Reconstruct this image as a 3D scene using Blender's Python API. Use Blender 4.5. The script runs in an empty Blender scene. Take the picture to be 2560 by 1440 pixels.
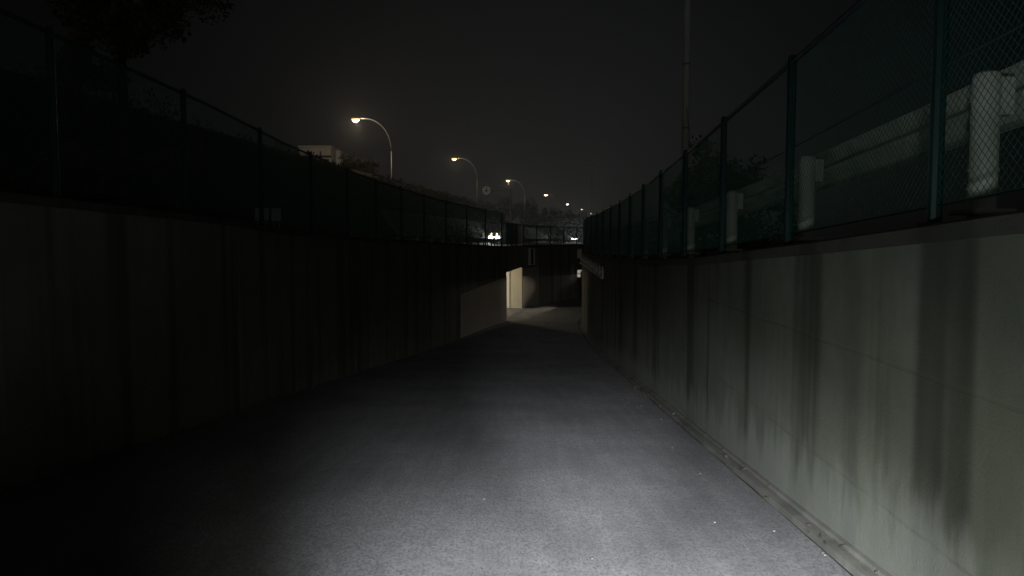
import bpy, bmesh, math, random
from mathutils import Vector, Matrix, noise
random.seed(7)
R = math.radians
S = bpy.context.scene
COL = S.collection

# ------------------------------------------------------------------ camera, world, exposure
F_PX = 1850.0
PITCH = math.atan(120 / F_PX)
cd = bpy.data.cameras.new("camera"); cam = bpy.data.objects.new("camera", cd); COL.objects.link(cam)
cd.sensor_width = 36; cd.lens = 36 * F_PX / 2560; cd.clip_start = .05; cd.clip_end = 5000
cam.location = (0, 0, 0); cam.rotation_euler = (math.pi / 2 - PITCH, 0, 0)
S.camera = cam
S.view_settings.view_transform = 'Standard'; S.view_settings.look = 'None'
S.view_settings.exposure = 0; S.view_settings.gamma = 1
S.cycles.use_denoising = True
S.cycles.sample_clamp_indirect = 2.0
S.cycles.max_bounces = 5; S.cycles.diffuse_bounces = 3; S.cycles.transparent_max_bounces = 8

W = bpy.data.worlds.new("World"); S.world = W; W.use_nodes = True
nt = W.node_tree; nt.nodes.clear(); L = nt.links
def wn(t, **k):
    n = nt.nodes.new(t)
    for a, b in k.items(): setattr(n, a, b)
    return n
out = wn('ShaderNodeOutputWorld'); bg1 = wn('ShaderNodeBackground'); bg2 = wn('ShaderNodeBackground'); add = wn('ShaderNodeAddShader')
sky = wn('ShaderNodeTexSky'); sky.sky_type = 'NISHITA'; sky.sun_disc = False
sky.sun_elevation = R(-8); sky.sun_rotation = R(20)
L.new(sky.outputs[0], bg1.inputs[0]); bg1.inputs[1].default_value = .05
# town glow low ahead; a brighter unseen glow behind is added as fill
tc = wn('ShaderNodeTexCoord'); dot = wn('ShaderNodeVectorMath', operation='DOT_PRODUCT')
nrm = wn('ShaderNodeVectorMath', operation='NORMALIZE')
L.new(tc.outputs['Generated'], nrm.inputs[0]); L.new(nrm.outputs[0], dot.inputs[0])
g = Vector((.05, 1, -.02)).normalized(); dot.inputs[1].default_value = g
ramp = wn('ShaderNodeValToRGB'); e = ramp.color_ramp
stops = [(0, (.0640, .0625, .0600)), (.18, (.0160, .0158, .0150)), (.36, (.0020, .0020, .0020)), (.5, (.0008, .0008, .0010)), (.81, (.0010, .0010, .0013)), (.91, (.0019, .0020, .0023)), (.96, (.0046, .0049, .0051)),
         (.985, (.0085, .0089, .0088)), (.9965, (.0116, .0119, .0116)), (1, (.0142, .0140, .0132))]
e.elements[0].position = 0; e.elements[0].color = (*stops[0][1], 1)
e.elements[1].position = 1; e.elements[1].color = (*stops[-1][1], 1)
for p, c in stops[1:-1]:
    q = e.elements.new(p); q.color = (*c, 1)
half = wn('ShaderNodeMath', operation='MULTIPLY_ADD'); half.inputs[1].default_value = .5; half.inputs[2].default_value = .5
L.new(dot.outputs['Value'], half.inputs[0]); L.new(half.outputs[0], ramp.inputs[0]); L.new(ramp.outputs[0], bg2.inputs[0]); bg2.inputs[1].default_value = .86
L.new(bg1.outputs[0], add.inputs[0]); L.new(bg2.outputs[0], add.inputs[1]); L.new(add.outputs[0], out.inputs[0])

# the headlight of the vehicle that carries the camera: a hot core, and its wide spill
def lamp(name, kind, loc, target, power, col, size=60, blend=.5, radius=.05):
    d = bpy.data.lights.new(name, kind); d.energy = power; d.color = col; d.shadow_soft_size = radius
    if kind == 'SPOT': d.spot_size = R(size); d.spot_blend = blend
    o = bpy.data.objects.new(name, d); COL.objects.link(o); o.location = loc
    if target is not None: o.rotation_euler = (Vector(target) - Vector(loc)).to_track_quat('-Z', 'Y').to_euler()
    return o
HL = (.38, .30, -.40)
lamp('headlight_beam', 'SPOT', HL, (.62, 4.3, -2.50), 4200, (.95, .97, 1.0), 57, 1.0, .08)
lamp('headlight_far_beam', 'SPOT', HL, (1.00, 12.0, -2.72), 4200, (.95, .97, 1.0), 19, 1.0, .08)
lamp('headlight_spill', 'SPOT', HL, (3.3, 7.0, -.9), 85, (.88, 1.0, .86), 92, 1.0, .08)

lamp('headlight_glow', 'SPOT', HL, (.80, 4.3, -2.5), 520, (1, 1, .90), 80, 1.0, .08)

# ------------------------------------------------------------------ helpers
def tag(o, label=None, cat=None, group=None, kind=None):
    if label: o['label'] = label
    if cat: o['category'] = cat
    if group: o['group'] = group
    if kind: o['kind'] = kind
    return o
def thing(name, loc, label, cat, group=None, rz=0):
    o = bpy.data.objects.new(name, None); COL.objects.link(o); o.location = loc; o.rotation_euler = (0, 0, rz)
    o.empty_display_size = .3
    return tag(o, label, cat, group)
def ob(name, bm, mat, parent=None, smooth=False):
    me = bpy.data.meshes.new(name); bm.normal_update(); bm.to_mesh(me); bm.free()
    me.materials.append(mat)
    if smooth:
        for p in me.polygons: p.use_smooth = True
    o = bpy.data.objects.new(name, me); COL.objects.link(o)
    if parent is not None: o.parent = parent
    return o
def copy_tree(o, parent=None):
    c = o.copy(); COL.objects.link(c); c.parent = parent
    for ch in list(o.children): copy_tree(ch, c)
    return c
def box(bm, c, s, rz=0, bev=0):
    M = Matrix.Translation(Vector(c)) @ Matrix.Rotation(rz, 4, 'Z') @ Matrix.Diagonal((s[0], s[1], s[2], 1))
    r = bmesh.ops.create_cube(bm, size=1, matrix=M)
    if bev:
        es = list({e for v in r['verts'] for e in v.link_edges})
        bmesh.ops.bevel(bm, geom=es, offset=bev, segments=2, affect='EDGES')
def tube(bm, pts, rad, n=10, cap=True):
    pts = [Vector(p) for p in pts]; rad = rad if isinstance(rad, (list, tuple)) else [rad] * len(pts)
    rings = []
    up0 = Vector((0, 0, 1)) if abs((pts[1] - pts[0]).normalized().z) < .95 else Vector((0, 1, 0))
    for i, p in enumerate(pts):
        a = pts[max(i - 1, 0)]; b = pts[min(i + 1, len(pts) - 1)]; t = (b - a).normalized()
        u = t.cross(up0).normalized(); v = u.cross(t).normalized()
        rings.append([bm.verts.new(p + (u * math.cos(k * 2 * math.pi / n) + v * math.sin(k * 2 * math.pi / n)) * rad[i]) for k in range(n)])
    for a, b in zip(rings, rings[1:]):
        for k in range(n): bm.faces.new((a[k], a[(k + 1) % n], b[(k + 1) % n], b[k]))
    if cap: bm.faces.new(rings[0][::-1]); bm.faces.new(rings[-1])
def sweep(bm, path, prof, close=True):
    """path: list of (x,y,z); prof: list of (offset to the right of travel, dz); closed profile."""
    rings = []; n = len(path)
    for i, p in enumerate(path):
        a = Vector(path[max(i - 1, 0)]); b = Vector(path[min(i + 1, n - 1)]); t = (b - a); t.z = 0; t.normalize()
        r = Vector((t.y, -t.x, 0))
        pr = prof(i) if callable(prof) else prof
        rings.append([bm.verts.new(Vector(p) + r * o + Vector((0, 0, z))) for o, z in pr])
    m = len(rings[0])
    for a, b in zip(rings, rings[1:]):
        for k in range(m if close else m - 1):
            bm.faces.new((a[k], a[(k + 1) % m], b[(k + 1) % m], b[k]))
    if close: bm.faces.new(rings[0]); bm.faces.new(rings[-1][::-1])
    bmesh.ops.recalc_face_normals(bm, faces=bm.faces[:])
def lerp(tab, y):
    if y <= tab[0][0]: return tab[0][1] + (y - tab[0][0]) * (tab[1][1] - tab[0][1]) / (tab[1][0] - tab[0][0])
    for (a, va), (b, vb) in zip(tab, tab[1:]):
        if y <= b: return va + (vb - va) * (y - a) / (b - a)
    return tab[-1][1]
def cat(tab, y):                                       # smooth interpolation of a table
    n = len(tab)
    if y <= tab[0][0] or y >= tab[-1][0]: return lerp(tab, y)
    for i in range(n - 1):
        if y <= tab[i + 1][0]: break
    def sl(j):
        if j == 0: return (tab[1][1] - tab[0][1]) / (tab[1][0] - tab[0][0])
        if j == n - 1: return (tab[-1][1] - tab[-2][1]) / (tab[-1][0] - tab[-2][0])
        return (tab[j + 1][1] - tab[j - 1][1]) / (tab[j + 1][0] - tab[j - 1][0])
    h = tab[i + 1][0] - tab[i][0]; t = (y - tab[i][0]) / h
    a, b, m0, m1 = tab[i][1], tab[i + 1][1], sl(i) * h, sl(i + 1) * h
    return (2*t**3-3*t*t+1)*a + (t**3-2*t*t+t)*m0 + (-2*t**3+3*t*t)*b + (t**3-t*t)*m1
def px(u, v, Y):                                       # a point seen in the photograph, put at its real distance
    b = 720 - v; c, s = math.cos(PITCH), math.sin(PITCH)
    y = b * s + F_PX * c; z = b * c - F_PX * s
    k = Y / y
    return Vector(((u - 1280) * k, Y, z * k))

# ------------------------------------------------------------------ materials
def mat(name, col, rough=.8, metal=0, spec=.3, emis=None, es=0):
    m = bpy.data.materials.new(name); m.use_nodes = True; b = m.node_tree.nodes['Principled BSDF']
    b.inputs['Base Color'].default_value = (*col, 1); b.inputs['Roughness'].default_value = rough
    b.inputs['Metallic'].default_value = metal; b.inputs['Specular IOR Level'].default_value = spec
    if emis: b.inputs['Emission Color'].default_value = (*emis, 1); b.inputs['Emission Strength'].default_value = es
    return m
class NB:
    def __init__(s, m): s.nt = m.node_tree; s.b = s.nt.nodes['Principled BSDF']
    def n(s, t, **k):
        x = s.nt.nodes.new(t)
        for a, b in k.items(): setattr(x, a, b)
        return x
    def l(s, a, b): s.nt.links.new(a, b)
    def val(s, i, v):
        if hasattr(v, 'is_linked'): s.l(v, i)
        else: i.default_value = v
    def math(s, op, a, b=0, c=0, clamp=False):
        x = s.n('ShaderNodeMath', operation=op); x.use_clamp = clamp
        s.val(x.inputs[0], a); s.val(x.inputs[1], b); s.val(x.inputs[2], c)
        return x.outputs[0]
    def pos(s, scale=(1, 1, 1)):
        g_ = s.n('ShaderNodeNewGeometry'); mp = s.n('ShaderNodeMapping'); mp.inputs['Scale'].default_value = scale
        s.l(g_.outputs['Position'], mp.inputs['Vector']); return mp.outputs[0]
    def noise(s, scale, vec=None, detail=4, rough=.55, dist=0):
        x = s.n('ShaderNodeTexNoise'); x.inputs['Scale'].default_value = scale; x.inputs['Detail'].default_value = detail
        x.inputs['Roughness'].default_value = rough; x.inputs['Distortion'].default_value = dist
        s.l(vec if vec is not None else s.pos(), x.inputs['Vector']); return x.outputs['Fac']
    def rng(s, v, a, b, c, d, smooth=True):
        x = s.n('ShaderNodeMapRange'); x.interpolation_type = 'SMOOTHSTEP' if smooth else 'LINEAR'
        s.l(v, x.inputs[0])
        for i, q in enumerate((a, b, c, d)): x.inputs[i + 1].default_value = q
        return x.outputs[0]
    def mix(s, f, a, b, mode='MIX'):
        x = s.n('ShaderNodeMix', data_type='RGBA', blend_type=mode); s.val(x.inputs[0], f)
        for i, q in ((6, a), (7, b)):
            if isinstance(q, tuple): x.inputs[i].default_value = (*q, 1)
            else: s.l(q, x.inputs[i])
        return x.outputs[2]
    def bump(s, h, strength, dist=.01):
        x = s.n('ShaderNodeBump'); x.inputs['Strength'].default_value = strength; x.inputs['Distance'].default_value = dist
        s.l(h, x.inputs['Height']); s.l(x.outputs[0], s.b.inputs['Normal'])

def asphalt(name, base=(.175, .177, .186)):
    m = mat(name, base, .88, spec=.35); n = NB(m)
    fine = n.noise(140, detail=3, rough=.8); mid = n.noise(9, detail=6, rough=.7); big = n.noise(.7, detail=4)
    streak = n.noise(1.0, n.pos((7, .55, 1)), detail=5, rough=.65)
    c = n.mix(n.rng(big, .3, .7, 0, 1), tuple(x * .78 for x in base), tuple(x * 1.3 for x in base))
    c = n.mix(n.rng(streak, .3, .72, 0, .40), c, tuple(x * 1.75 for x in base))
    c = n.mix(n.rng(mid, .35, .65, 0, .3), c, tuple(x * .62 for x in base))
    grain = n.noise(1.0, n.pos((55, 30, 30)), detail=4, rough=.75)
    c = n.mix(n.rng(grain, .56, .40, 0, .6), c, tuple(x * .42 for x in base))
    pit = n.n('ShaderNodeTexVoronoi'); pit.inputs['Scale'].default_value = 24; n.l(n.pos((1, .6, 1)), pit.inputs['Vector'])
    c = n.mix(n.rng(pit.outputs['Distance'], .10, .16, .75, 0), c, tuple(x * .3 for x in base))
    vor = n.n('ShaderNodeTexVoronoi'); vor.inputs['Scale'].default_value = 95; n.l(n.pos(), vor.inputs['Vector'])
    sp = n.math('MULTIPLY', n.rng(vor.outputs['Distance'], .12, .3, 1, 0), n.rng(fine, .45, .7, 0, 1))
    c = n.mix(n.math('MULTIPLY', sp, .55), c, (.2, .2, .2))
    n.l(c, n.b.inputs['Base Color'])
    n.bump(n.math('ADD', n.math('MULTIPLY', fine, 1.2), n.math('MULTIPLY', mid, 1.5)), .8, .006)
    return m
def concrete(name, base, stain=1.0, joints=(), foot=False, streak=3.2, warm=False):
    m = mat(name, base, .9, spec=.2); n = NB(m)
    big = n.noise(.55, detail=5); mid = n.noise(3, detail=6, rough=.65); fine = n.noise(70, detail=3, rough=.7)
    c = n.mix(n.rng(big, .3, .7, 0, 1), tuple(x * .8 for x in base), tuple(x * 1.12 for x in base))
    c = n.mix(n.rng(mid, .3, .7, 0, .5), c, (base[0] * .66, base[1] * .68, base[2] * .6))
    # rain streaks running down from the coping, each with its own length
    st = n.noise(1.0, n.pos((streak * .42, streak * .42, .07)), detail=3, rough=.55, dist=.15)
    st2 = n.noise(1.0, n.pos((streak * 2.6, streak * 2.6, .16)), detail=4, rough=.6)
    st3 = n.noise(1.0, n.pos((streak * .9 + .13, streak * .9, .22)), detail=2, rough=.5)
    wide = n.rng(st, .50, .62, 0, 1); thin = n.rng(st2, .52, .74, 0, .35); pale = n.rng(st3, .56, .72, 0, .4)
    c = n.mix(pale, c, (base[0] * 1.45, base[1] * 1.45, base[2] * 1.35))
    c = n.mix(n.math('MULTIPLY', wide, .80 * stain), c, (.018, .020, .014))
    c = n.mix(n.math('MULTIPLY', thin, .70 * stain), c, (.030, .033, .024))
    # green algae film in patches
    al = n.noise(.9, detail=4); c = n.mix(n.rng(al, .45, .7, 0, .35 * stain), c, (.065, .078, .042))
    geo = n.n('ShaderNodeNewGeometry'); sep = n.n('ShaderNodeSeparateXYZ'); n.l(geo.outputs['Position'], sep.inputs[0])
    zz = n.math('ADD', sep.outputs['Z'], n.math('MULTIPLY', n.noise(1.3, detail=3), .03))
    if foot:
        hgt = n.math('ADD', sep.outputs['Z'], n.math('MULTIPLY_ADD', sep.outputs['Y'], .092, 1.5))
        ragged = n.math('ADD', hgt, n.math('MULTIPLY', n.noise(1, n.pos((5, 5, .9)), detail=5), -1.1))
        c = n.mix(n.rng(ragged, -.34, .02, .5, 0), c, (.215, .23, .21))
    hsum = fine
    for j in joints:
        d = n.math('ABSOLUTE', n.math('SUBTRACT', zz, j))
        k = n.rng(d, .004, .016, 1, 0)
        c = n.mix(n.math('MULTIPLY', k, n.rng(n.noise(2.2, detail=4), .35, .7, .0, .42)), c, (.06, .06, .05))
        hsum = n.math('SUBTRACT', hsum, n.math('MULTIPLY', k, .5))
    n.l(c, n.b.inputs['Base Color'])
    n.bump(n.math('ADD', hsum, n.math('MULTIPLY', mid, 2)), .5, .008)
    return m
def varied(name, a, b, scale=3, rough=.8, metal=0, bump=0):
    m = mat(name, a, rough, metal); n = NB(m)
    f = n.noise(scale, detail=5, rough=.65); n.l(n.mix(n.rng(f, .35, .65, 0, 1), a, b), n.b.inputs['Base Color'])
    if bump: n.bump(f, bump, .02)
    return m
M_ROAD = asphalt('underpass_asphalt')
M_STREET = asphalt('street_asphalt', (.05, .05, .052))
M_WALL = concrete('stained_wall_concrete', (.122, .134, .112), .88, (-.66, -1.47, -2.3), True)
M_WALL_L = concrete('dark_wall_concrete', (.14, .14, .12), .6, (-.75, -1.6), False, 4.4)
M_WALL_F = concrete('far_wall_concrete', (.19, .185, .165), .7)
M_GUTTER = concrete('gutter_concrete', (.17, .17, .16), .4)
M_COPING = concrete('coping_concrete', (.06, .06, .055), .7)
M_CREAM = varied('cream_painted_wall', (.66, .62, .50), (.60, .56, .45), 1.2, .7)
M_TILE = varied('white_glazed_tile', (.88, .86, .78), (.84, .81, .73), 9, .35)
M_EARTH = varied('weedy_earth', (.05, .05, .03), (.03, .045, .02), .8, .95, bump=.5)
M_GREENPVC = varied('green_coated_wire', (.012, .125, .095), (.016, .095, .075), 9, .5)
M_GREENPOST = varied('green_coated_post', (.007, .027, .029), (.006, .022, .023), 2, .45)
M_RAILW = varied('white_guardrail_paint', (.56, .57, .54), (.38, .39, .35), 1.6, .5)
M_GALV = varied('galvanised_steel', (.30, .30, .29), (.23, .23, .22), 4, .5, .3)
M_CONPOLE = varied('concrete_pole', (.70, .69, .65), (.62, .61, .58), 1.5, .9)
M_DARK = varied('dark_rubber', (.02, .02, .02), (.03, .03, .03), 5, .8)
M_PALEBOX = varied('pale_cabinet_paint', (.50, .52, .50), (.40, .42, .40), 3, .6)
M_PALEWALL = varied('pale_building_render', (.80, .79, .74), (.70, .69, .65), .8, .85)
M_GLASS = mat('dark_glass', (.015, .017, .02), .12, spec=.6)
M_BARK = varied('bark', (.07, .055, .04), (.04, .032, .024), 6, .95, bump=.6)
M_VEHWHITE = mat('grey_vehicle_paint', (.12, .12, .13), .3, spec=.5)
M_SIGNBACK = varied('grey_sign_back', (.78, .84, .82), (.70, .76, .74), 3, .6)
M_SIGNBAR = mat('sign_bracket', (.12, .14, .14), .6)
M_LENS = mat('sodium_lens', (.9, .8, .6), .3, emis=(1, .52, .20), es=1.7)
M_LENSF = mat('white_lamp_lens', (.9, .9, .9), .3, emis=(1, .80, .56), es=7)
M_HEAD = mat('headlamp_lens', (.9, .9, .9), .2, emis=(.93, 1, 1), es=40)
M_AMBER = mat('marker_lamp_lens', (.9, .7, .3), .3, emis=(1, .74, .34), es=10)
M_TUBE = mat('fluorescent_tube', (.9, .9, .9), .3, emis=(1, .85, .58), es=6)
def leafmat(name, a, b):
    m = mat(name, a, .7, spec=.25); n = NB(m)
    g_ = n.n('ShaderNodeNewGeometry'); f = n.math('MULTIPLY_ADD', n.noise(.9), .8, n.math('MULTIPLY', g_.outputs['Random Per Island'], .5))
    n.l(n.mix(n.rng(f, .35, .85, 0, 1), a, b), n.b.inputs['Base Color']); return m
M_LEAF = leafmat('dull_green_leaves', (.045, .060, .022), (.095, .095, .038))
M_LEAF2 = leafmat('brownish_leaves', (.085, .075, .035), (.12, .105, .055))
M_IVY = leafmat('dark_ivy_leaves', (.030, .045, .020), (.070, .075, .035))
M_DRY = leafmat('dry_leaves', (.045, .04, .03), (.08, .07, .05))
M_PEB = mat('pale_pebble', (.22, .22, .20), .9)

# ------------------------------------------------------------------ plan of the place (eye at z=0)
XL = [(-14, -5.00), (0, -4.40), (8, -4.06), (14, -3.80), (18, -3.56), (21, -3.26), (25, -2.66), (28, -1.98), (31, -1.20), (34.5, -.26),
      (37.5, .12), (40.6, .55), (42.5, 1.28), (44.8, 2.40), (48.8, 4.56), (54, 7.9), (61, 13), (75, 24), (90, 36)]
XR = [(-14, 1.28), (0, 1.89), (8, 2.24), (14, 2.52), (20, 2.76), (25, 2.88), (29, 2.98), (33, 3.12), (36, 3.62), (40, 5.0), (44, 7.2),
      (48, 10), (54, 15), (61, 21), (75, 33), (90, 46)]
ZF = [(-14, -.212), (0, -1.5), (12, -2.604), (20, -3.34), (24, -3.62), (28, -3.74), (32, -3.76), (50, -3.76), (58, -3.5), (90, -.7)]
ZTL = [(-14, .80), (6, .40), (10, .31), (13, .17), (17, .08), (23, -.01), (34.5, -.30), (45, -.30), (90, -.35)]
ZTR = [(-14, .62), (2.7, .13), (5, .0), (9.3, -.22), (14, -.38), (19, -.48), (26, -.55), (40, -.5), (90, -.4)]
def xl(y): return cat(XL, y)
def xr(y): return cat(XR, y)
def zf(y): return cat(ZF, y)
def fr(a, b, s):
    n = max(1, int(round((b - a) / s))); return [a + (b - a) * i / n for i in range(n + 1)]

# ------------------------------------------------------------------ setting: ground sheets, cutting floor
bm = bmesh.new()
def strip(bm, ys, fa, fb):
    va = [bm.verts.new(fa(y)) for y in ys]; vb = [bm.verts.new(fb(y)) for y in ys]
    for i in range(len(ys) - 1): bm.faces.new((va[i], vb[i], vb[i + 1], va[i + 1]))
ys = fr(-14, 90, 2)
GZ = -.62
def zr_(y): return lerp(ZTR, y) - .06
strip(bm, ys, lambda y: (-400, y, GZ), lambda y: (xl(y) - .20, y, GZ))
strip(bm, ys, lambda y: (xr(y) + .20, y, zr_(y)), lambda y: (xr(y) + 9, y, zr_(y)))
strip(bm, ys, lambda y: (xr(y) + 9, y, zr_(y)), lambda y: (400, y, GZ))
v = [bm.verts.new(p) for p in ((-400, 90, GZ), (400, 90, GZ), (400, 1200, GZ), (-400, 1200, GZ))]; bm.faces.new(v)
v = [bm.verts.new(p) for p in ((-400, -80, GZ), (400, -80, GZ), (400, -14, GZ), (-400, -14, GZ))]; bm.faces.new(v)
tag(ob('ground', bm, M_EARTH), kind='structure')
bm = bmesh.new()
yy = fr(-14, 90, .8)
xs = [i / 10 for i in range(11)]
rows = [[bm.verts.new(((xl(y) - .1) * (1 - t) + (xr(y) - .170) * t, y, zf(y) + .012 * noise.noise(Vector((t * 5, y * .5, 0))))) for t in xs] for y in yy]
for a, b in zip(rows, rows[1:]):
    for k in range(len(xs) - 1): bm.faces.new((a[k], a[k + 1], b[k + 1], b[k]))
tag(ob('path', bm, M_ROAD, smooth=True), kind='structure')
# shallow concrete gutter along the right wall: its ragged joint with the asphalt is an open crack
bm = bmesh.new()
yg = fr(-14, 60, .25)
def gpt(y, o, dz): return (xr(y) + o, y, zf(y) + dz)
cols = [(-.125, -.03), (-.119, .018), (-.08, .020), (-.040, .018), (-.034, .042), (.02, .046)]
rg = []
for y in yg:
    j = .014 * noise.noise(Vector((0, y * 1.7, 3))) + .007 * noise.noise(Vector((0, y * 7, 3)))
    rg.append([bm.verts.new(gpt(y, o + (j if k < 2 else 0), dz + .002 * noise.noise(Vector((k, y * 3, 0))))) for k, (o, dz) in enumerate(cols)])
for a, b in zip(rg, rg[1:]):
    for k in range(len(cols) - 1): bm.faces.new((a[k], a[k + 1], b[k + 1], b[k]))
tag(ob('gutter', bm, M_GUTTER), kind='structure')
bm = bmesh.new(); strip(bm, fr(-14, 60, 1), lambda y: (xr(y) - .20, y, zf(y) - .06), lambda y: (xr(y) - .05, y, zf(y) - .06))
tag(ob('gutter_bed', bm, M_DARK), kind='structure')

# the street that crosses over the underpass, on the left, and the one on the right
RC = [(-14, -10.2), (15, -8.9), (30, -7.3), (45, -6.4), (60, -5.2), (85, -3.7), (97, -2.2), (115, 1.4), (135, 7.0), (160, 14.2), (200, 28), (300, 66)]
def xc(y): return cat(RC, y)
bm = bmesh.new(); strip(bm, fr(-14, 300, 4), lambda y: (xc(y) - 2.6, y, GZ + .012), lambda y: (xc(y) + 2.2, y, GZ + .012))
tag(ob('street', bm, M_STREET), kind='structure')
bm = bmesh.new()
for o in (-2.35, 1.95): strip(bm, fr(-14, 300, 4), lambda y: (xc(y) + o - .07, y, GZ + .017), lambda y: (xc(y) + o + .07, y, GZ + .017))
tag(ob('street_lines', bm, mat('road_paint', (.7, .7, .68), .7)), kind='structure')
bm = bmesh.new(); strip(bm, fr(-14, 88, 2), lambda y: (xr(y) + 1.0, y, zr_(y) + .006), lambda y: (xr(y) + 7.5, y, zr_(y) + .006))
tag(ob('road', bm, M_STREET), kind='structure')

# ------------------------------------------------------------------ walls
def wall(name, xf, side, y0, y1, ztop, mt, label, step=.5, thick=.26, cop=True, zb=None):
    t = thing(name, (xf(y0), y0, zf(y0)), label, 'wall')
    inv = Matrix.Translation(-t.location)
    ysq = fr(y0, y1, step); path = [(xf(y), y, 0) for y in ysq]
    def prof(i):
        y = ysq[i]; zt = lerp(ztop, y) - .09; b = zf(y) - .3 if zb is None else zb
        return [(0, b), (0, zt), (side * thick, zt), (side * thick, b)]
    bm = bmesh.new(); sweep(bm, path, prof); bm.transform(inv)
    ob('wall_face', bm, mt, t)
    if cop:
        bm = bmesh.new()
        def prof2(i):
            zt = lerp(ztop, ysq[i]); return [(-side * .025, zt - .088), (-side * .025, zt - .012), (-side * .012, zt), (side * (thick + .02), zt), (side * (thick + .02), zt - .088)]
        sweep(bm, path, prof2); bm.transform(inv); ob('coping', bm, M_COPING, t)
    return t
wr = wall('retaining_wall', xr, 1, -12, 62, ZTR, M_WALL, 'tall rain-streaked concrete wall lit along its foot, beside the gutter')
wl = wall('retaining_wall', xl, -1, -12, 34.5, ZTL, M_WALL_L, 'unlit concrete wall with green mesh fence, ending at the lit passage mouth')
wf = wall('retaining_wall', xl, -1, 40.6, 70, ZTL, M_WALL_F, 'far curved concrete wall facing the ramp, beyond the lit passage')

# crossing passage: beam over the mouth, side walls, soffit
t = thing('underpass', (-.2, 37.5, -3.76), 'lit passage mouth with cream walls and tan painted panels on both sides', 'underpass')
o0 = Matrix.Translation(-t.location)
bm = bmesh.new(); sweep(bm, [(xl(y), y, 0) for y in fr(34.505, 40.595, .6)], [(0, -1.5), (0, -.30), (-.5, -.30), (-.5, -1.5)]); bm.transform(o0)
ob('beam', bm, M_WALL_F, t)
def quadbox(pts, z0, z1):
    bm = bmesh.new(); a = [bm.verts.new((x, y, z0)) for x, y in pts]; b = [bm.verts.new((x, y, z1)) for x, y in pts]
    bm.faces.new(a[::-1]); bm.faces.new(b)
    for i in range(len(pts)): j = (i + 1) % len(pts); bm.faces.new((a[i], a[j], b[j], b[i]))
    bmesh.ops.recalc_face_normals(bm, faces=bm.faces[:]); bm.transform(o0); return bm
ob('side_wall', quadbox([(.545, 40.6), (.50, 40.95), (-22, 43.9), (-22, 43.55)], -3.9, -1.502), M_CREAM, t)
ob('side_wall', quadbox([(-.52, 34.50), (-.52, 34.2), (-22, 37.0), (-22, 37.3)], -3.9, -1.502), M_CREAM, t)
ob('soffit', quadbox([(-.70, 34.3), (-22, 37.1), (-22, 43.8), (.02, 40.9)], -1.50, -1.3), M_WALL_F, t)
ob('end_wall', quadbox([(-21.9, 37.1), (-22.2, 37.1), (-22.2, 43.8), (-21.9, 43.8)], -3.9, -1.502), M_CREAM, t)
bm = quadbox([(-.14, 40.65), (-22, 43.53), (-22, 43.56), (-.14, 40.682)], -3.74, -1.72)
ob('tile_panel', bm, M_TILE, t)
bm = bmesh.new(); v = [bm.verts.new(p) for p in ((xl(34.2) + .0, 34.3, -3.755), (xl(40.8) + .2, 40.9, -3.755), (-22, 43.8, -3.755), (-22, 37.1, -3.755))]; bm.faces.new(v[::-1])
tag(ob('passage_floor', bm, M_ROAD), kind='structure')
M_BAND = varied('lighter_tan', (.34, .30, .24), (.29, .26, .21), 1.1, .85)  # lighter tan panels, slightly proud of the walls beside the mouth
def raised(y0, y1, zt0, zt1, nm):
    bm = bmesh.new(); ysq = fr(y0, y1, .5)
    def pr(i):
        zt = zt0 + (zt1 - zt0) * i / (len(ysq) - 1); return [(-.05, zf(ysq[i]) - .1), (-.05, zt), (.018, zt), (.018, zf(ysq[i]) - .1)]
    sweep(bm, [(xl(y), y, 0) for y in ysq], pr); bm.transform(o0); ob(nm, bm, M_BAND, t)
raised(28.1, 34.49, -2.06, -1.70, 'raised_panel'); raised(40.62, 43.1, -1.56, -1.56, 'raised_panel')
# its lamp: a fluorescent fitting under the soffit
tl = thing('ceiling_lamp', (-3.0, 39.2, -1.505), 'fluorescent fitting under the passage ceiling behind the wall end', 'lamp')
bm = bmesh.new(); box(bm, (0, 0, -.035), (1.25, .16, .06), 0, .01); ob('housing', bm, M_PALEBOX, tl)
bm = bmesh.new(); tube(bm, [(-.56, 0, -.085), (.56, 0, -.085)], .018); ob('lamp_tube', bm, M_TUBE, tl)
l = lamp('passage_light', 'POINT', (-3.0, 39.2, -1.68), None, 300, (1, .86, .62), radius=.12)

# hooded wall lamp on the far wall beyond the bend (its light falls across the ramp on to the left wall)
P = px(1449.5, 684, 47.6)
th = thing('wall_lamp', (P.x, P.y, P.z), 'small pale hooded lamp box on far wall, just left of the right wall edge', 'lamp')
bm = bmesh.new(); box(bm, (0, .05, 0), (.28, .10, .44), 0, .02); ob('diffuser', bm, mat('warm_diffuser', (.8, .8, .75), .5, emis=(1, .93, .80), es=.28), th)
bm = bmesh.new(); box(bm, (0, .0, .27), (.40, .34, .035)); box(bm, (0, .13, .0), (.36, .04, .52)); ob('hood', bm, M_GALV, th)
L0 = Vector((P.x + .1, P.y - .5, P.z)); yw = lambda a: Vector((-math.sin(R(a)), -math.cos(R(a)), 0))
lamp('wall_lamp_light', 'SPOT', L0, L0 + yw(23.5) + Vector((0, 0, -.09)), 640, (1, .84, .66), 24, .55, .006)
bm = bmesh.new()  # plates added ahead of the lamp only to cut its beam, top and side
q0 = yw(24) * .45 + Vector((0, 0, .031)); box(bm, q0 + L0 - th.location, (.62, .10, .04), -R(24))
q0 = yw(18.3) * .45 + Vector((.95, -.31, 0)) * .12; box(bm, q0 + L0 - th.location, (.24, .04, .40), -R(18.3))
ob('beam_mask', bm, M_GALV, th)

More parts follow.
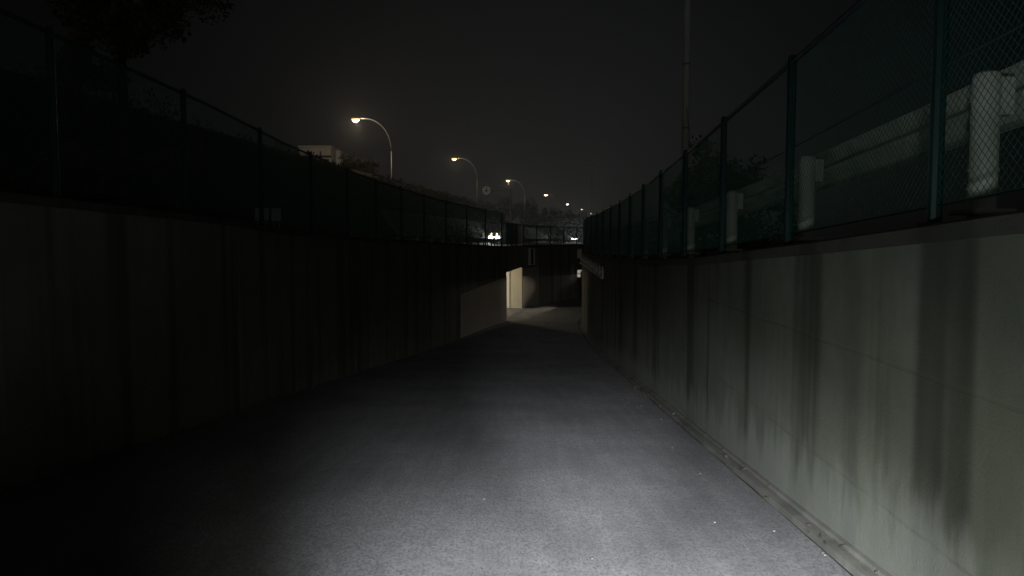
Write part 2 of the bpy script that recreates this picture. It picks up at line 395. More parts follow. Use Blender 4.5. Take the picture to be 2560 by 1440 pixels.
# ------------------------------------------------------------------ mesh fences
def fence(name, xf, off, y0, y1, ztop, H, label, pitch, wire, post_every, near=True, y_split=None, z0=.10):
    # arc-length table
    tab = [(0, y0)]; s = 0; y = y0; prev = Vector((xf(y0), y0))
    while y < y1:
        y = min(y + .1, y1); p = Vector((xf(y), y)); s += (p - prev).length; prev = p; tab.append((s, y))
    T = s
    def P(s, h):
        s = min(max(s, 0), T); y = lerp(tab, s); d = (xf(y + .05) - xf(y - .05)) / .1; n = Vector((1, -d)).normalized()
        return Vector((xf(y) + off * n.x, y + off * n.y, lerp(ztop, y) + h))
    base = P(0, 0); t = thing(name, base, label, 'fence'); sh = -base
    bm = bmesh.new()
    def rib(pts, w):                                   # three-sided wire
        rs = []
        for p in pts:
            p = p + sh
            rs.append([bm.verts.new(p + Vector((w, 0, 0))), bm.verts.new(p + Vector((-w * .5, 0, w * .87))), bm.verts.new(p + Vector((-w * .5, 0, -w * .87)))])
        for a, b in zip(rs, rs[1:]):
            for k in range(3): bm.faces.new((a[k], a[(k + 1) % 3], b[(k + 1) % 3], b[k]))
    seg = 2 if pitch < .07 else 1
    for dr in (1, -1):
        s0 = -H
        while s0 < T + H:
            y_here = lerp(tab, min(max(s0, 0), T))
            k = 1 if y_here < 11 else (1.6 if y_here < 22 else 2.6)
            a, b = (s0, s0 + H) if dr > 0 else (s0 + H, s0)
            if max(a, b) > 0 and min(a, b) < T:
                def clip(q): return 0 <= a + (b - a) * q <= T
                qs = [i / seg for i in range(seg + 1)]
                if not (0 <= a <= T and 0 <= b <= T):
                    lo = 0 if 0 <= a <= T else ((0 - a) / (b - a) if a < 0 else (T - a) / (b - a))
                    hi = 1 if 0 <= b <= T else ((T - a) / (b - a) if b > T else (0 - a) / (b - a))
                    qs = [lo + (hi - lo) * q for q in qs]
                if qs[-1] - qs[0] > .02:
                    rib([P(a + (b - a) * q, z0 + (H - z0) * q) for q in qs], wire * k * (1 if k == 1 else 1.25))
            s0 += pitch * k * 1.414
    m = ob('wire_mesh', bm, M_GREENPVC, t)
    for h, r in ((H, .021), (z0, .006), (z0 + (H - z0) * .5, .005)):
        bm = bmesh.new(); n = max(2, int(T / .7)); tube(bm, [P(T * i / n, h) + sh for i in range(n + 1)], r, 8 if r > .01 else 4)
        ob('top_rail' if r > .01 else 'tension_wire', bm, M_GREENPOST, t)
    s = post_every * .35; first = None
    while s < T:
        p = P(s, 0) + sh
        if first is None:
            bm = bmesh.new(); tube(bm, [(0, 0, -.1), (0, 0, H + .02)], .036, 10); tube(bm, [(0, 0, H + .02), (0, 0, H + .05), (0, 0, H + .06)], [.036, .030, .010], 10)
            box(bm, (0, 0, .012), (.11, .11, .02))
            first = ob('post', bm, M_GREENPOST, t); first.location = p
        else:
            c = first.copy(); COL.objects.link(c); c.parent = t; c.location = p
        s += post_every
    return t
fence('mesh_fence', xr, .09, -6, 36, ZTR, 1.47, 'green wire mesh fence on the streaked right-hand wall, in front of white guardrail', .036, .0018, 2.25)
fence('mesh_fence', xl, -.10, -4, 34.5, ZTL, 1.50, 'green wire mesh fence on the unlit left-hand wall', .040, .0020, 2.5)
fence('mesh_fence', xl, -.10, 34.6, 64, ZTL, 1.12, 'low green mesh fence on far wall over the lit passage mouth', .060, .0030, 2.0)

# ------------------------------------------------------------------ guardrails
def wbeam():                                            # W profile (offset, dz), about 350 mm deep
    f = [(0, .175), (-.03, .165), (-.075, .11), (-.075, .07), (-.01, .02), (-.01, -.02), (-.075, -.07), (-.075, -.11), (-.03, -.165), (0, -.175)]
    return f + [(x + .006, z * .985) for x, z in reversed(f)]
def guardrail(name, pathf, y0, y1, ztop, gap, side, label, cap=False, pr=.07):
    b0 = Vector((pathf(y0), y0, ztop(y0) - .8)); t = thing(name, b0, label, 'guardrail', 'white guardrails along the streets')
    ysq = fr(y0, y1, 1.0)
    bm = bmesh.new(); sweep(bm, [Vector((pathf(y), y, ztop(y) - .175)) - b0 for y in ysq], [(side * (-x), z) for x, z in wbeam()])
    ob('rail_beam', bm, M_RAILW, t)
    y = y0 + .3; first = None; k = 0
    while y < y1 and k < 99:
        o = -side * (pr + .085)
        p = Vector((pathf(y) + o, y, ztop(y) - .8)) - b0
        if first is None:
            bm = bmesh.new(); tube(bm, [(0, 0, -.3), (0, 0, .72)], pr, 16); tube(bm, [(0, 0, .72), (0, 0, .745), (0, 0, .76)], [pr, pr * .9, pr * .4], 16)
            tube(bm, [(0, 0, 0.12), (0, 0, .14)], pr + .006, 16); tube(bm, [(0, 0, 0.22), (0, 0, .235)], pr + .006, 16)
            box(bm, (side * .075, 0, .62), (.10, .09, .20)); box(bm, (0, 0, -.0), (pr * 3.4, pr * 3.4, .03), 0, .008)
            first = ob('post', bm, M_RAILW, t); first.location = p
        else:
            c = first.copy(); COL.objects.link(c); c.parent = t; c.location = p
        y += gap; k += 1
    return t
guardrail('guardrail', lambda y: xr(y) + .66, 1.05, 33, lambda y: lerp(ZTR, y) + .90, 2.72, 1, 'white corrugated guardrail on thick posts behind the right-hand mesh fence')
guardrail('guardrail', lambda y: xc(y) + 2.5, 14, 150, lambda y: .13 + .0004 * y, 4.0, -1, 'long white guardrail at eye level beyond the left-hand fence, lit by oncoming headlights')

# ------------------------------------------------------------------ expressway embankment
CR = [(-14, -27.5, 7.0), (21, -22.0, 7.0), (30, -19.6, 6.6), (41, -17.2, 6.2), (50, -15.0, 5.9), (62, -12.6, 5.7), (85, -9.3, 5.6), (113, -5.4, 5.6),
      (154, 2.9, 5.7), (203, 12.9, 5.7), (250, 22.2, 5.7), (300, 33.5, 5.7), (420, 62, 5.7)]
CX = [(y, x) for y, x, z in CR]; CZ = [(y, z) for y, x, z in CR]
def crest(y): return cat(CX, y), cat(CZ, y)
bm = bmesh.new(); rows = []
for y in fr(-14, 420, 2.5):
    x, z = crest(y); w = 5.2; row = []
    for q in (0, .15, .4, .65, .9, 1.0):
        j = .35 * noise.noise(Vector((q * 4, y * .35, 1))) if 0 < q < 1 else 0
        row.append(bm.verts.new((x + w * (1 - q) , y, GZ + .01 + (z - GZ) * q + j)))
    row.append(bm.verts.new((x - 1.0, y, z + .05))); row.append(bm.verts.new((x - 26, y, z)))
    row.append(bm.verts.new((x - 36, y, GZ)))
    rows.append(row)
for a, b in zip(rows, rows[1:]):
    for k in range(len(a) - 1): bm.faces.new((a[k], b[k], b[k + 1], a[k + 1]))
tag(ob('embankment', bm, M_EARTH, smooth=True), kind='structure')
# low concrete revetment at its foot
def xb(y): return crest(y)[0] + 4.2
bm = bmesh.new(); sweep(bm, [(xb(y), y, 0) for y in fr(58, 190, 2)], [(1.15, GZ - .1), (-.75, 2.35), (-1.2, 2.35), (-1.2, GZ - .1)])
o = ob('revetment', bm, concrete('revetment_concrete', (.27, .26, .22), .8, (), False, .9)); tag(o, 'pale sloping concrete revetment at the foot of the far embankment', 'revetment')
# kerb line along the crest
bm = bmesh.new(); sweep(bm, [(crest(y)[0] - .5, y, crest(y)[1]) for y in fr(60, 300, 3)], [(.12, -.2), (.12, .22), (-.12, .22), (-.12, -.2)])
o = ob('parapet', bm, M_GUTTER); tag(o, 'pale low parapet edging the top of the embankment', 'parapet')

def leaf(bm, p, s, rnd=random):
    a = rnd.uniform(0, 6.28); b = rnd.uniform(-1.1, 1.1); c = rnd.uniform(0, 6.28)
    Mx = Matrix.Translation(p) @ Matrix.Rotation(a, 4, 'Z') @ Matrix.Rotation(b, 4, 'X') @ Matrix.Rotation(c, 4, 'Y')
    w = s * rnd.uniform(.35, .6)
    vs = [bm.verts.new(Mx @ Vector(q)) for q in ((-s * .5, 0, 0), (0, -w * .5, s * .08), (s * .5, 0, 0), (0, w * .5, s * .08))]
    bm.faces.new(vs)
bm = bmesh.new(); rnd = random.Random(3)
for i in range(26000):
    y = 18 + (rnd.random() ** 1.5) * 260; x, z = crest(y)
    q = rnd.random() ** .8
    if 95 < y < 170 and q < .45 and rnd.random() < .7: continue
    cl = noise.noise(Vector((q * 3, y * .22, 5))) + .5 * noise.noise(Vector((q * 9, y * .8, 2)))
    if cl < -.12 and rnd.random() < .8: continue
    hgt = rnd.random() ** 2 * (.55 + .9 * max(0, cl)) * (.7 if q > .85 else 1)
    leaf(bm, Vector((x + 5.2 * (1 - q) + rnd.uniform(-.4, .4), y, GZ + (z - GZ) * q + hgt)), .16 + y * .0028, rnd)
tag(ob('shrub_cover', bm, M_IVY), 'dark tangled shrubs and ivy covering the embankment slope', 'shrubs', kind='stuff')

# ------------------------------------------------------------------ trees
def tree(loc, H, Rr, label, leaves, ls, mt=None, seed=1, group=None, squash=1.0, name='tree', low=.3):
    rnd = random.Random(seed); t = thing(name, loc, label, 'tree', group)
    bm = bmesh.new(); tips = []
    lean = Vector((rnd.uniform(-.06, .06), rnd.uniform(-.06, .06), 0)) * H
    pts = [Vector((0, 0, -.2)), Vector((0, 0, H * .25)) + lean * .3, Vector((0, 0, H * .55)) + lean * .7, Vector((0, 0, H * .9)) + lean]
    r0 = H * .022 + .03; tube(bm, pts, [r0, r0 * .8, r0 * .5, r0 * .12], 9)
    for k in range(13):
        h = H * rnd.uniform(low, .85); a = rnd.uniform(0, 6.28); ln = Rr * rnd.uniform(.55, 1.0) * (1.15 - .5 * abs(h / H - .55) * 2)
        s = Vector((lean.x * h / H, lean.y * h / H, h)); e = s + Vector((math.cos(a) * ln, math.sin(a) * ln, ln * rnd.uniform(.15, .7)))
        m = (s + e) / 2 + Vector((0, 0, -ln * .06)); tube(bm, [s, m, e], [r0 * .38, r0 * .22, r0 * .06], 5)
        tips += [m, e, (m + e) / 2, e + Vector((rnd.gauss(0, .2), rnd.gauss(0, .2), .2)) * Rr * .5]
    tips += [pts[3], pts[2] + Vector((0, 0, H * .15))]
    ob('trunk', bm, M_BARK, t, True)
    bm = bmesh.new(); cs = [(q + Vector((rnd.gauss(0, .16), rnd.gauss(0, .16), rnd.gauss(0, .10))) * Rr, Rr * rnd.uniform(.14, .34)) for q in tips for _ in (0, 1)]
    for i in range(leaves):
        c, r = rnd.choice(cs); d = Vector((rnd.gauss(0, 1), rnd.gauss(0, 1), rnd.gauss(0, .75))).normalized() * r * rnd.random() ** .4
        p = c + d; p.z *= squash
        if p.z < H * low * .55: continue
        leaf(bm, p, ls * rnd.uniform(.6, 1.3), rnd)
    ob('crown', bm, mt or M_LEAF, t)
    return t
def onem(u, Y):
    p = px(u, 600, Y); return p
p = px(320, 600, 22); tree((p.x, 22, GZ), 10.4, 2.0, 'tall leafy tree rising above the left mesh fence', 24000, .17, M_LEAF2, 11, low=.12)
p = px(120, 600, 24); tree((p.x, 24, GZ), 6.2, 2.4, 'low bushy tree in the dark corner left of the tall tree', 9000, .16, M_LEAF, 12, low=.14)
p = px(560, 600, 34); tree((p.x - .5, 34, .3), 3.9, 2.2, 'rounded bush on the bank between second and third fence posts', 3000, .15, M_IVY, 13, low=.1)
FT = [(905, 70, 5.8, 1.1, 1.6, 'low scrubby tree at the foot of the nearest street lamp'),
      (1240, 165, 4.8, 2.7, 3.0, 'wide dark tree on the crest just above the round sign arm'),
      (1292, 170, 4.8, 2.8, 3.4, 'dark bushy tree on the crest between sign pole and third lamp'),
      (1318, 172, 4.8, 2.4, 2.6, 'small dark tree at the foot of the third street lamp'),
      (1372, 150, -.6, 6.4, 2.4, 'lone greenish tree left of the fourth lamp pole'),
      (1408, 150, -.6, 6.0, 2.6, 'greenish tree right of the fourth lamp pole'),
      (1432, 165, -.6, 5.7, 3.0, 'dim tree under the two farthest lamps'),
      (1457, 180, -.6, 5.9, 3.0, 'farthest tree beside the dark edge of the right fence')]
for i, (u, Y, zb, H, r, lab) in enumerate(FT):
    p = px(u, 600, Y); tree((p.x, Y, zb), H, r, lab, 1500, .5 if Y > 100 else .28, M_LEAF, 30 + i, 'trees along the expressway')
RT = [(1850, 21, 2.7, 1.6, 'dark shrub behind right fence, right of the concrete pole'), (1760, 24, 2.7, 1.4, 'slim dark shrub behind right fence next to the concrete pole')]
for i, (u, Y, H, r, lab) in enumerate(RT):
    p = px(u, 600, Y); tree((p.x, Y, -.5), H, r, lab, 6000, .13, M_IVY, 60 + i, 'shrubs beyond the right-hand guardrail', name='shrub', low=.12)

# ------------------------------------------------------------------ street lamps
def lamp_proto():
    t = thing('street_lamp', (0, 0, 0), '', 'street lamp')
    H = 12.4; A = 3.45
    bm = bmesh.new()
    tube(bm, [(A, 0, 0), (A, 0, H * .45), (A, 0, H - 3.1)], [.12, .095, .075], 12); tube(bm, [(A, 0, 0), (A, 0, .9)], .14, 12); box(bm, (A, 0, .02), (.42, .42, .04))
    ob('pole', bm, M_GALV, t, True)
    bm = bmesh.new(); pts = []
    for k in range(13):
        a = k / 12 * math.pi / 2; pts.append((A - 2.55 * (1 - math.cos(a)), 0, H - 3.1 + 3.15 * math.sin(a)))
    pts.append((.42, 0, H + .08)); tube(bm, pts, [.075 - .0022 * i for i in range(len(pts))], 10)
    ob('curved_arm', bm, M_GALV, t, True)
    bm = bmesh.new(); r = bmesh.ops.create_uvsphere(bm, u_segments=20, v_segments=10, radius=1, matrix=Matrix.Translation((.02, 0, H + .02)) @ Matrix.Diagonal((.50, .21, .17, 1)))
    bmesh.ops.bisect_plane(bm, geom=bm.verts[:] + bm.edges[:] + bm.faces[:], plane_co=(0, 0, H + .015), plane_no=(0, 0, -1), clear_outer=True)
    bmesh.ops.holes_fill(bm, edges=bm.edges[:]); ob('housing', bm, M_GALV, t, True)
    bm = bmesh.new(); r = bmesh.ops.create_uvsphere(bm, u_segments=20, v_segments=10, radius=1, matrix=Matrix.Translation((-.03, 0, H + .01)) @ Matrix.Diagonal((.42, .19, .30, 1)))
    bmesh.ops.bisect_plane(bm, geom=bm.verts[:] + bm.edges[:] + bm.faces[:], plane_co=(0, 0, H + .010), plane_no=(0, 0, 1), clear_outer=True)
    ob('lens', bm, M_LENS, t, True)
    return t
LP = [(890, 300, 73, 'nearest street lamp, tall curved pole with warm orange head'), (1136, 398, 113, 'second street lamp from the left, above the round sign'),
      (1270, 452, 153, 'third street lamp, directly above the sign pole'), (1365, 488, 203, 'fourth street lamp, above the lone greenish tree'),
      (1419, 511, 250, 'fifth street lamp, small white head'), (1453, 524, 296, 'sixth and farthest street lamp of the row')]
proto = lamp_proto()
for i, (u, v_, Y, lab) in enumerate(LP):
    o = proto if i == 0 else copy_tree(proto)
    p = px(u, v_, Y); o.location = (p.x, p.y, p.z - 12.3); o['label'] = lab; o['group'] = 'street lamps along the expressway'
    if i >= 3:
        for c in o.children:
            if c.name.startswith('lens'): c.data = c.data.copy(); c.data.materials[0] = M_LENSF
    lamp('street_lamp_light', 'POINT', (p.x, p.y - .05, p.z - .55), None, [640, 300, 240, 160, 110, 110][i], (1, .78, .54), radius=.25)
p = px(1478, 534, 420)
t = thing('street_lamp', (p.x, p.y, GZ), 'tiny distant white lamp at the edge of the right fence top', 'street lamp')
bm = bmesh.new(); tube(bm, [(0, 0, 0), (0, 0, p.z - GZ)], .1, 6); ob('pole', bm, M_GALV, t)
bm = bmesh.new(); bmesh.ops.create_uvsphere(bm, u_segments=10, v_segments=6, radius=.42, matrix=Matrix.Translation((0, 0, p.z - GZ))); ob('lens', bm, mat('far_white_lamp', (.8, .8, .8), .4, emis=(.9, 1, 1), es=1.2), t)
p = px(1480, 400, 330)
bm = bmesh.new(); tube(bm, [(p.x, p.y, GZ), (p.x, p.y, p.z)], .16, 8); box(bm, (p.x, p.y, p.z - 1.5), (4.2, .15, .15)); box(bm, (p.x, p.y, p.z - 3.2), (3.4, .15, .15))
tag(ob('utility_pole', bm, M_CONPOLE), 'very faint distant pole with crossarms right of the farthest lamps', 'utility pole')

# ------------------------------------------------------------------ round sign on an arm (its grey back towards us)
Y = 78; pb = px(1277, 470, Y); ps = px(1216, 476, Y)
t = thing('road_sign', (pb.x, Y, GZ), 'round grey sign hanging on a long horizontal arm from its pole', 'sign')
bm = bmesh.new(); tube(bm, [(0, 0, 0), (0, 0, pb.z - GZ)], .085, 12); box(bm, (0, 0, .02), (.4, .4, .04)); ob('pole', bm, M_GALV, t)
bm = bmesh.new(); z = ps.z - GZ; tube(bm, [(-.09, 0, z), (ps.x - pb.x + .1, 0, z - .02)], .042, 8); box(bm, (-.02, 0, z), (.22, .22, .16)); ob('arm', bm, M_GALV, t)
bm = bmesh.new(); c0 = Vector((ps.x - pb.x, .06, z))
bmesh.ops.create_cone(bm, cap_ends=True, segments=40, radius1=.46, radius2=.46, depth=.02, matrix=Matrix.Translation(c0) @ Matrix.Rotation(R(-22), 4, 'Z') @ Matrix.Rotation(math.pi / 2, 4, 'X')); d = ob('sign_disc', bm, M_SIGNBACK, t)
bm = bmesh.new(); box(bm, c0 + Vector((.12, -.04, -.03)), (.62, .05, .11)); box(bm, c0 + Vector((0, -.045, .10)), (.07, .05, .62)); ob('bracket', bm, M_SIGNBAR, d)

# ------------------------------------------------------------------ big concrete pole on the right, with stay wires
Y = 25; p = px(1714, 300, Y)
t = thing('utility_pole', (p.x, Y, -.6), 'tall pale concrete pole rising out of frame behind the right fence', 'utility pole')
bm = bmesh.new(); tube(bm, [(0, 0, 0), (0, 0, 5), (0, 0, 13.5)], [.135, .120, .095], 16); ob('pole_shaft', bm, M_CONPOLE, t, True)
for zz in (2.2, 4.3, 6.4):
    bm = bmesh.new(); tube(bm, [(0, 0, zz), (0, 0, zz + .05)], .135, 14); ob('steel_band', bm, M_GALV, t)
bm = bmesh.new(); q1 = px(1700, 370, Y) - Vector((p.x, Y, -.6)); q2 = px(1745, 545, Y - 2) - Vector((p.x, Y, -.6)); tube(bm, [(0, 0, 5.2), q2], .012, 5); ob('stay_wire', bm, M_GALV, t)

# ------------------------------------------------------------------ conduit rail on the right wall near the bend
y0, y1 = 22.5, 32.6
za = px(1508, 680, 22.5).z; zb_ = px(1456, 645, 32.6).z
b0 = Vector((xr(y0) - .07, y0, za))
t = thing('pipe_rack', b0, 'pair of pale pipes on brackets high on the right wall near the bend', 'pipes')
for off, nm in ((0, 'pipe'), (-.19, 'pipe')):
    bm = bmesh.new(); tube(bm, [Vector((xr(y) - .075, y, za + (zb_ - za) * (y - y0) / (y1 - y0) + off)) - b0 for y in fr(y0, y1, .8)], .034, 8); ob(nm, bm, M_RAILW, t, True)
bm = bmesh.new(); box(bm, (0, 0, 0), (.06, .03, .27)); box(bm, (-.01, 0, .15), (.03, .02, .14))
br = ob('bracket', bm, M_GALV, t)
for i, y in enumerate(fr(y0 + .3, y1 - .3, 1.05)):
    c = br if i == 0 else br.copy()
    if i: COL.objects.link(c); c.parent = t
    c.location = Vector((xr(y) - .035, y, za + (zb_ - za) * (y - y0) / (y1 - y0) - .06)) - b0
q = px(1449, 634, 33.6)
t = thing('junction_box', (q.x, q.y, q.z - .25), 'white junction box at the far end of the wall pipes', 'box')
bm = bmesh.new(); box(bm, (0, 0, .25), (.20, .12, .42), 0, .015); ob('box_body', bm, M_RAILW, t)
bm = bmesh.new(); box(bm, (0, -.07, .25), (.15, .02, .34)); tube(bm, [(.12, 0, .1), (.3, 0, .02)], .03, 8); ob('box_door', bm, M_RAILW, t)

# recessed slot with pale frame high in the far wall, and a pipe
a = px(1321, 621, 42); b = px(1333, 661, 42)
t = thing('drain_slot', (xl(42) + .05, 42, b.z), 'tall dark recess with pale frame high on the far wall', 'recess')
w, h = .62, a.z - b.z; t.rotation_euler.z = math.atan2(1, (xl(42.3) - xl(41.7)) / .6)
bm = bmesh.new()
box(bm, (-w / 2, 0, h / 2), (.12, .16, h + .06)); box(bm, (w / 2, 0, h / 2), (.09, .16, h + .06)); box(bm, (0, 0, 0), (w - .12, .16, .05)); box(bm, (0, 0, h), (w - .12, .16, .05))
ob('frame', bm, M_PALEBOX, t)
bm = bmesh.new(); box(bm, (0, .04, h / 2), (w - .125, .10, h - .06)); ob('opening', bm, M_DARK, t)
a = px(1271, 620, 34.9); b = px(1271, 668, 34.9)
bm = bmesh.new(); tube(bm, [(a.x, xl(0) * 0 + 36.0, -.42), (a.x, 36.0, -1.48)], .04, 8)
tag(ob('downpipe', bm, M_GALV), 'thin vertical pipe on the beam above the lit passage mouth', 'pipe')

# ------------------------------------------------------------------ cabinets beyond the left fence
for i, (u0, u1, lab) in enumerate(((640, 669, 'wider pale cabinet low behind the left fence, under the embankment'), (681, 700, 'narrow pale cabinet right of the wider one behind the left fence'))):
    a = px(u0, 522, 28); b = px(u1, 552, 28)
    t = thing('utility_cabinet', ((a.x + b.x) / 2, 28, b.z), lab, 'cabinet')
    w, h = b.x - a.x, a.z - b.z
    bm = bmesh.new(); box(bm, (0, 0, h / 2), (w, .3, h), 0, .01); box(bm, (0, 0, h + .012), (w + .05, .36, .025)); ob('cabinet_body', bm, M_PALEBOX, t)
    bm = bmesh.new(); box(bm, (0, -.158, h / 2), (w * .86, .012, h * .86)); ob('cabinet_door', bm, M_PALEBOX, t)
    bm = bmesh.new()
    for sx in (-1, 1): tube(bm, [(sx * w * .35, 0, GZ - b.z), (sx * w * .35, 0, 0)], .03, 8)
    ob('stand', bm, M_GALV, t)

# ------------------------------------------------------------------ pale building above the embankment
Y = 90; a = px(747, 368, Y); b = px(828, 412, Y)
t = thing('building', ((a.x + b.x) / 2, Y, GZ), 'pale flat-roofed building with window band rising over the embankment', 'building')
w = b.x - a.x; ht = a.z - GZ
bm = bmesh.new(); box(bm, (0, 3, ht / 2), (w, 6, ht), 0, .03)
for x0 in (-.45, .0): pass
ob('wall', bm, M_PALEWALL, t)
bm = bmesh.new(); box(bm, (0.1, 2.9, ht + .07), (w + .3, 6.6, .14), 0, .05); ob('roof', bm, M_PALEWALL, t)
for k, (fx, fz) in enumerate(((-.36, 2.1), (-.10, 2.1), (.16, 2.1), (.36, 2.1), (-.36, 4.6), (-.1, 4.6), (.16, 4.6), (.36, 4.6))):
    bm = bmesh.new(); box(bm, (fx * w, -.02, ht - fz + .1), (w * .17, .05, 1.2)); f = ob('window', bm, M_GALV, t)
    bm = bmesh.new(); box(bm, (fx * w, -.05, ht - fz + .1), (w * .14, .03, 1.06)); ob('pane', bm, M_PALEBOX if k % 3 else M_GLASS, f)
bm = bmesh.new(); box(bm, (0, -.12, ht - 1.12), (w + .02, .22, .22)); 
for fx in (-.24, .18): box(bm, (fx * w, -.10, ht - 1.35), (.10, .14, 1.7))
ob('balcony_rail', bm, M_DARK, t)
a2 = px(838, 375, Y); b2 = px(850, 375, Y)
bm = bmesh.new(); box(bm, ((a2.x + b2.x) / 2 - t.location.x, .8, (a2.z - GZ) / 2), (b2.x - a2.x, 1.2, a2.z - GZ)); ob('stair_tower', bm, M_PALEWALL, t)
# small gabled hut by the sign pole
p = px(1290, 600, 88)
t = thing('shed', (p.x, 88, GZ), 'small dull yellow shed with pointed gable beside the sign pole', 'shed')
bm = bmesh.new(); v = [bm.verts.new(q) for q in ((-.55, 0, 0), (.6, 0, 0), (.6, 0, 2.6), (.28, 0, 3.5), (-.55, 0, 2.7))]; f = bm.faces.new(v)
r = bmesh.ops.extrude_face_region(bm, geom=[f]); bmesh.ops.translate(bm, verts=[x for x in r['geom'] if isinstance(x, bmesh.types.BMVert)], vec=(0, 2.2, 0)); bmesh.ops.recalc_face_normals(bm, faces=bm.faces[:])
ob('wall', bm, varied('dull_yellow_sheet', (.30, .29, .17), (.24, .24, .15), 2), t)
bm = bmesh.new(); box(bm, (0, -.02, .95), (.5, .04, 1.8)); ob('door', bm, M_GALV, t)
bm = bmesh.new(); box(bm, (.30, -.05, 3.2), (.05, .05, .9)); ob('finial', bm, M_PALEBOX, t)
# pale blocks and a dark culvert mouth in the revetment
for i, u in enumerate((1298, 1303, 1308)):
    a = px(u - 1.8, 562, 84); b = px(u + 1.8, 575, 84)
    bm = bmesh.new(); box(bm, ((a.x + b.x) / 2, 84, (a.z + GZ) / 2), (b.x - a.x, .2, a.z - GZ), 0, .01)
    tag(ob('bollard', bm, M_RAILW), ['left', 'middle', 'right'][i] + ' one of three pale marker posts right of the yellow shed', 'post', 'marker posts by the shed')

# ------------------------------------------------------------------ vehicles
def vehicle(loc, rz, label, marker):
    t = thing('small_truck' if marker else 'parked_car'.replace('parked_', ''), loc, label, 'truck' if marker else 'car', None, rz)
    H = 1.75 if marker else 1.45; Ln = 3.3 if marker else 4.1; w = 1.48
    bm = bmesh.new()
    side = [(0, .3), (0, .85), (.25, .95), (.65, H), (Ln * .45 if marker else Ln * .7, H), (Ln * .48 if marker else Ln * .88, .95), (Ln, .92), (Ln, .3)]
    a = [bm.verts.new((-w / 2 + (.08 if z > 1.2 else 0), y, z)) for y, z in side]; b = [bm.verts.new((w / 2 - (.08 if z > 1.2 else 0), y, z)) for y, z in side]
    bm.faces.new(a); bm.faces.new(b[::-1])
    for k in range(len(side)): j = (k + 1) % len(side); bm.faces.new((a[k], b[k], b[j], a[j]))
    bmesh.ops.recalc_face_normals(bm, faces=bm.faces[:]); bmesh.ops.bevel(bm, geom=bm.edges[:], offset=.04, segments=2, affect='EDGES')
    ob('body', bm, M_VEHWHITE, t)
    bm = bmesh.new(); v = [bm.verts.new(q) for q in ((-.60, .245, 1.0), (.60, .245, 1.0), (.52, .55, H - .12), (-.52, .55, H - .12))]; bm.faces.new(v)
    bmesh.ops.translate(bm, verts=bm.verts[:], vec=(0, -.035, 0)); ob('windscreen', bm, M_GLASS, t)
    for sx in (-1, 1):
        for yy_ in (.55, Ln - .65):
            bm = bmesh.new(); bmesh.ops.create_cone(bm, cap_ends=True, segments=20, radius1=.28, radius2=.28, depth=.18, matrix=Matrix.Translation((sx * (w / 2 - .06), yy_, .28)) @ Matrix.Rotation(math.pi / 2, 4, 'Y')); ob('wheel', bm, M_DARK, t)
        bm = bmesh.new(); bmesh.ops.create_uvsphere(bm, u_segments=14, v_segments=8, radius=1, matrix=Matrix.Translation((sx * .42, -.03, .93 if marker else .72)) @ Matrix.Diagonal((.30, .07, .20, 1))); ob('headlight', bm, M_HEAD, t)
        if marker:
            bm = bmesh.new(); bmesh.ops.create_uvsphere(bm, u_segments=12, v_segments=6, radius=.10, matrix=Matrix.Translation((sx * .36, .22, 1.38))); ob('marker_lamp', bm, M_AMBER, t)
    for sx in (-.47, .47):
        q = Matrix.Translation(loc) @ Matrix.Rotation(rz, 4, 'Z') @ Vector((sx, -.16, .68)); d = Matrix.Rotation(rz, 4, 'Z') @ Vector((0.02, -1, -.03))
        lamp('vehicle_headlight', 'SPOT', q, q + d, 420 if marker else 1400, (.92, 1, 1), 70, .8, .05)
vehicle(Vector((px(1235, 600, 95).x, 95, GZ + .015)), R(-6), 'small oncoming truck with dazzling headlights and two amber lamps above', True)
vehicle(Vector((px(1436, 600, 160).x, 160, GZ + .015)), R(-18), 'distant oncoming car with white headlights near right fence edge', False)

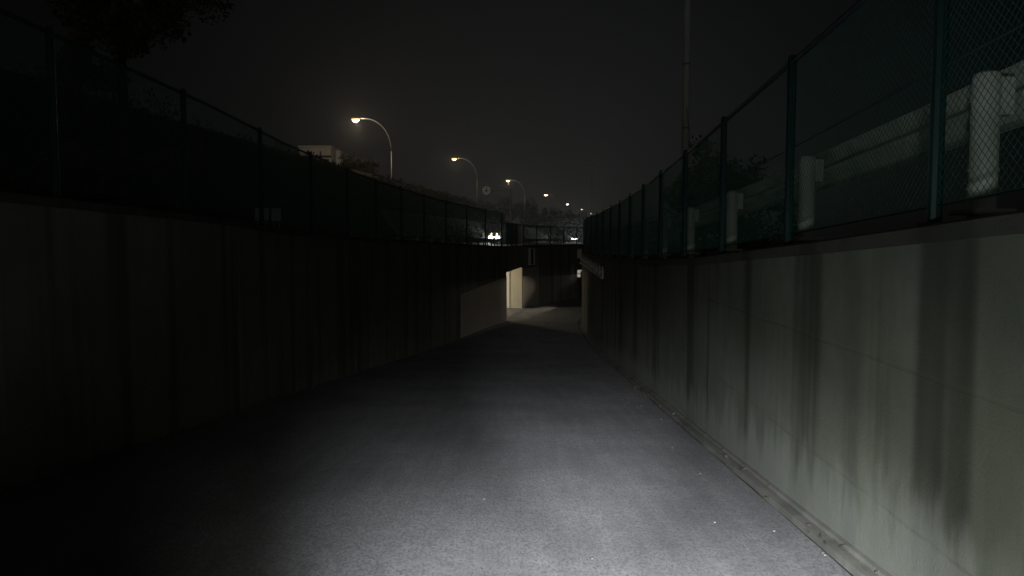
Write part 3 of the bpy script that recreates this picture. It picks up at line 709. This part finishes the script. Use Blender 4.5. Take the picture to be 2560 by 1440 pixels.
# ------------------------------------------------------------------ litter on the path
PB = [(1585, 1072), (1680, 1120), (1750, 1185), (1753, 1210), (1787, 1308), (1935, 1330), (2057, 1385), (1372, 1090), (1870, 1375), (1480, 1400), (1210, 1250), (2062, 1392)]
rnd = random.Random(5); pm = []
for i, (u, v_) in enumerate(PB):
    for Yt in [x * .02 for x in range(100, 1500)]:
        q = px(u, v_, Yt)
        if q.z <= zf(Yt) + .01: break
    if i == 0:
        bm = bmesh.new(); bmesh.ops.create_icosphere(bm, subdivisions=2, radius=.007)
        for x in bm.verts: x.co *= 1 + .3 * noise.noise(x.co * 60); x.co.z *= .6
        first = ob('pebble', bm, M_PEB); c = first
    else: c = first.copy(); COL.objects.link(c)
    c.location = (q.x, q.y, zf(Yt) + .014); c.scale = [rnd.uniform(.6, 1.2)] * 3; c.rotation_euler = (0, 0, rnd.uniform(0, 6))
    tag(c, 'tiny pale pebble lying on the headlit asphalt', 'pebble', 'pebbles on the path')
bm = bmesh.new()
for i in range(120):
    y = rnd.uniform(3, 30); x = xr(y) - .05 - abs(rnd.gauss(0, .16 if 7 < y < 15 else .07))
    leaf(bm, Vector((x, y, zf(y) + .03 + rnd.random() * .02)), rnd.uniform(.025, .06), rnd)
for x_ in range(60):
    y = rnd.uniform(9.5, 13.5); leaf(bm, Vector((xr(y) - rnd.uniform(.2, .75) ** 1.3, y, zf(y) + .03)), rnd.uniform(.02, .045), rnd)
for i in range(500):
    y = rnd.uniform(4, 33); leaf(bm, Vector((xl(y) + abs(rnd.gauss(0, .1)), y, zf(y) + .03)), rnd.uniform(.03, .07), rnd)
tag(ob('leaf_litter', bm, M_DRY), 'dry leaves and grit gathered along the wall feet', 'leaf litter', kind='stuff')
# manhole in the lit floor by the passage
q = px(1333, 764, 42.5)
bm = bmesh.new(); bmesh.ops.create_cone(bm, cap_ends=True, segments=32, radius1=.34, radius2=.33, depth=.02, matrix=Matrix.Translation((q.x * .97, 41.6, -3.742)))
tag(ob('manhole_cover', bm, M_DARK), 'dark round manhole cover in the lit floor before the passage', 'manhole cover')

# ------------------------------------------------------------------ damp night air
bm = bmesh.new(); box(bm, (0, 560, 7.5), (804, 1284, 25))
mh = bpy.data.materials.new('night_air'); mh.use_nodes = True; n_ = mh.node_tree; n_.nodes.clear()
vo = n_.nodes.new('ShaderNodeVolumePrincipled'); oo = n_.nodes.new('ShaderNodeOutputMaterial'); n_.links.new(vo.outputs[0], oo.inputs['Volume'])
vo.inputs['Density'].default_value = .0010; vo.inputs['Color'].default_value = (.8, .8, .8, 1); vo.inputs['Anisotropy'].default_value = .72
tag(ob('haze', bm, mh), kind='stuff')
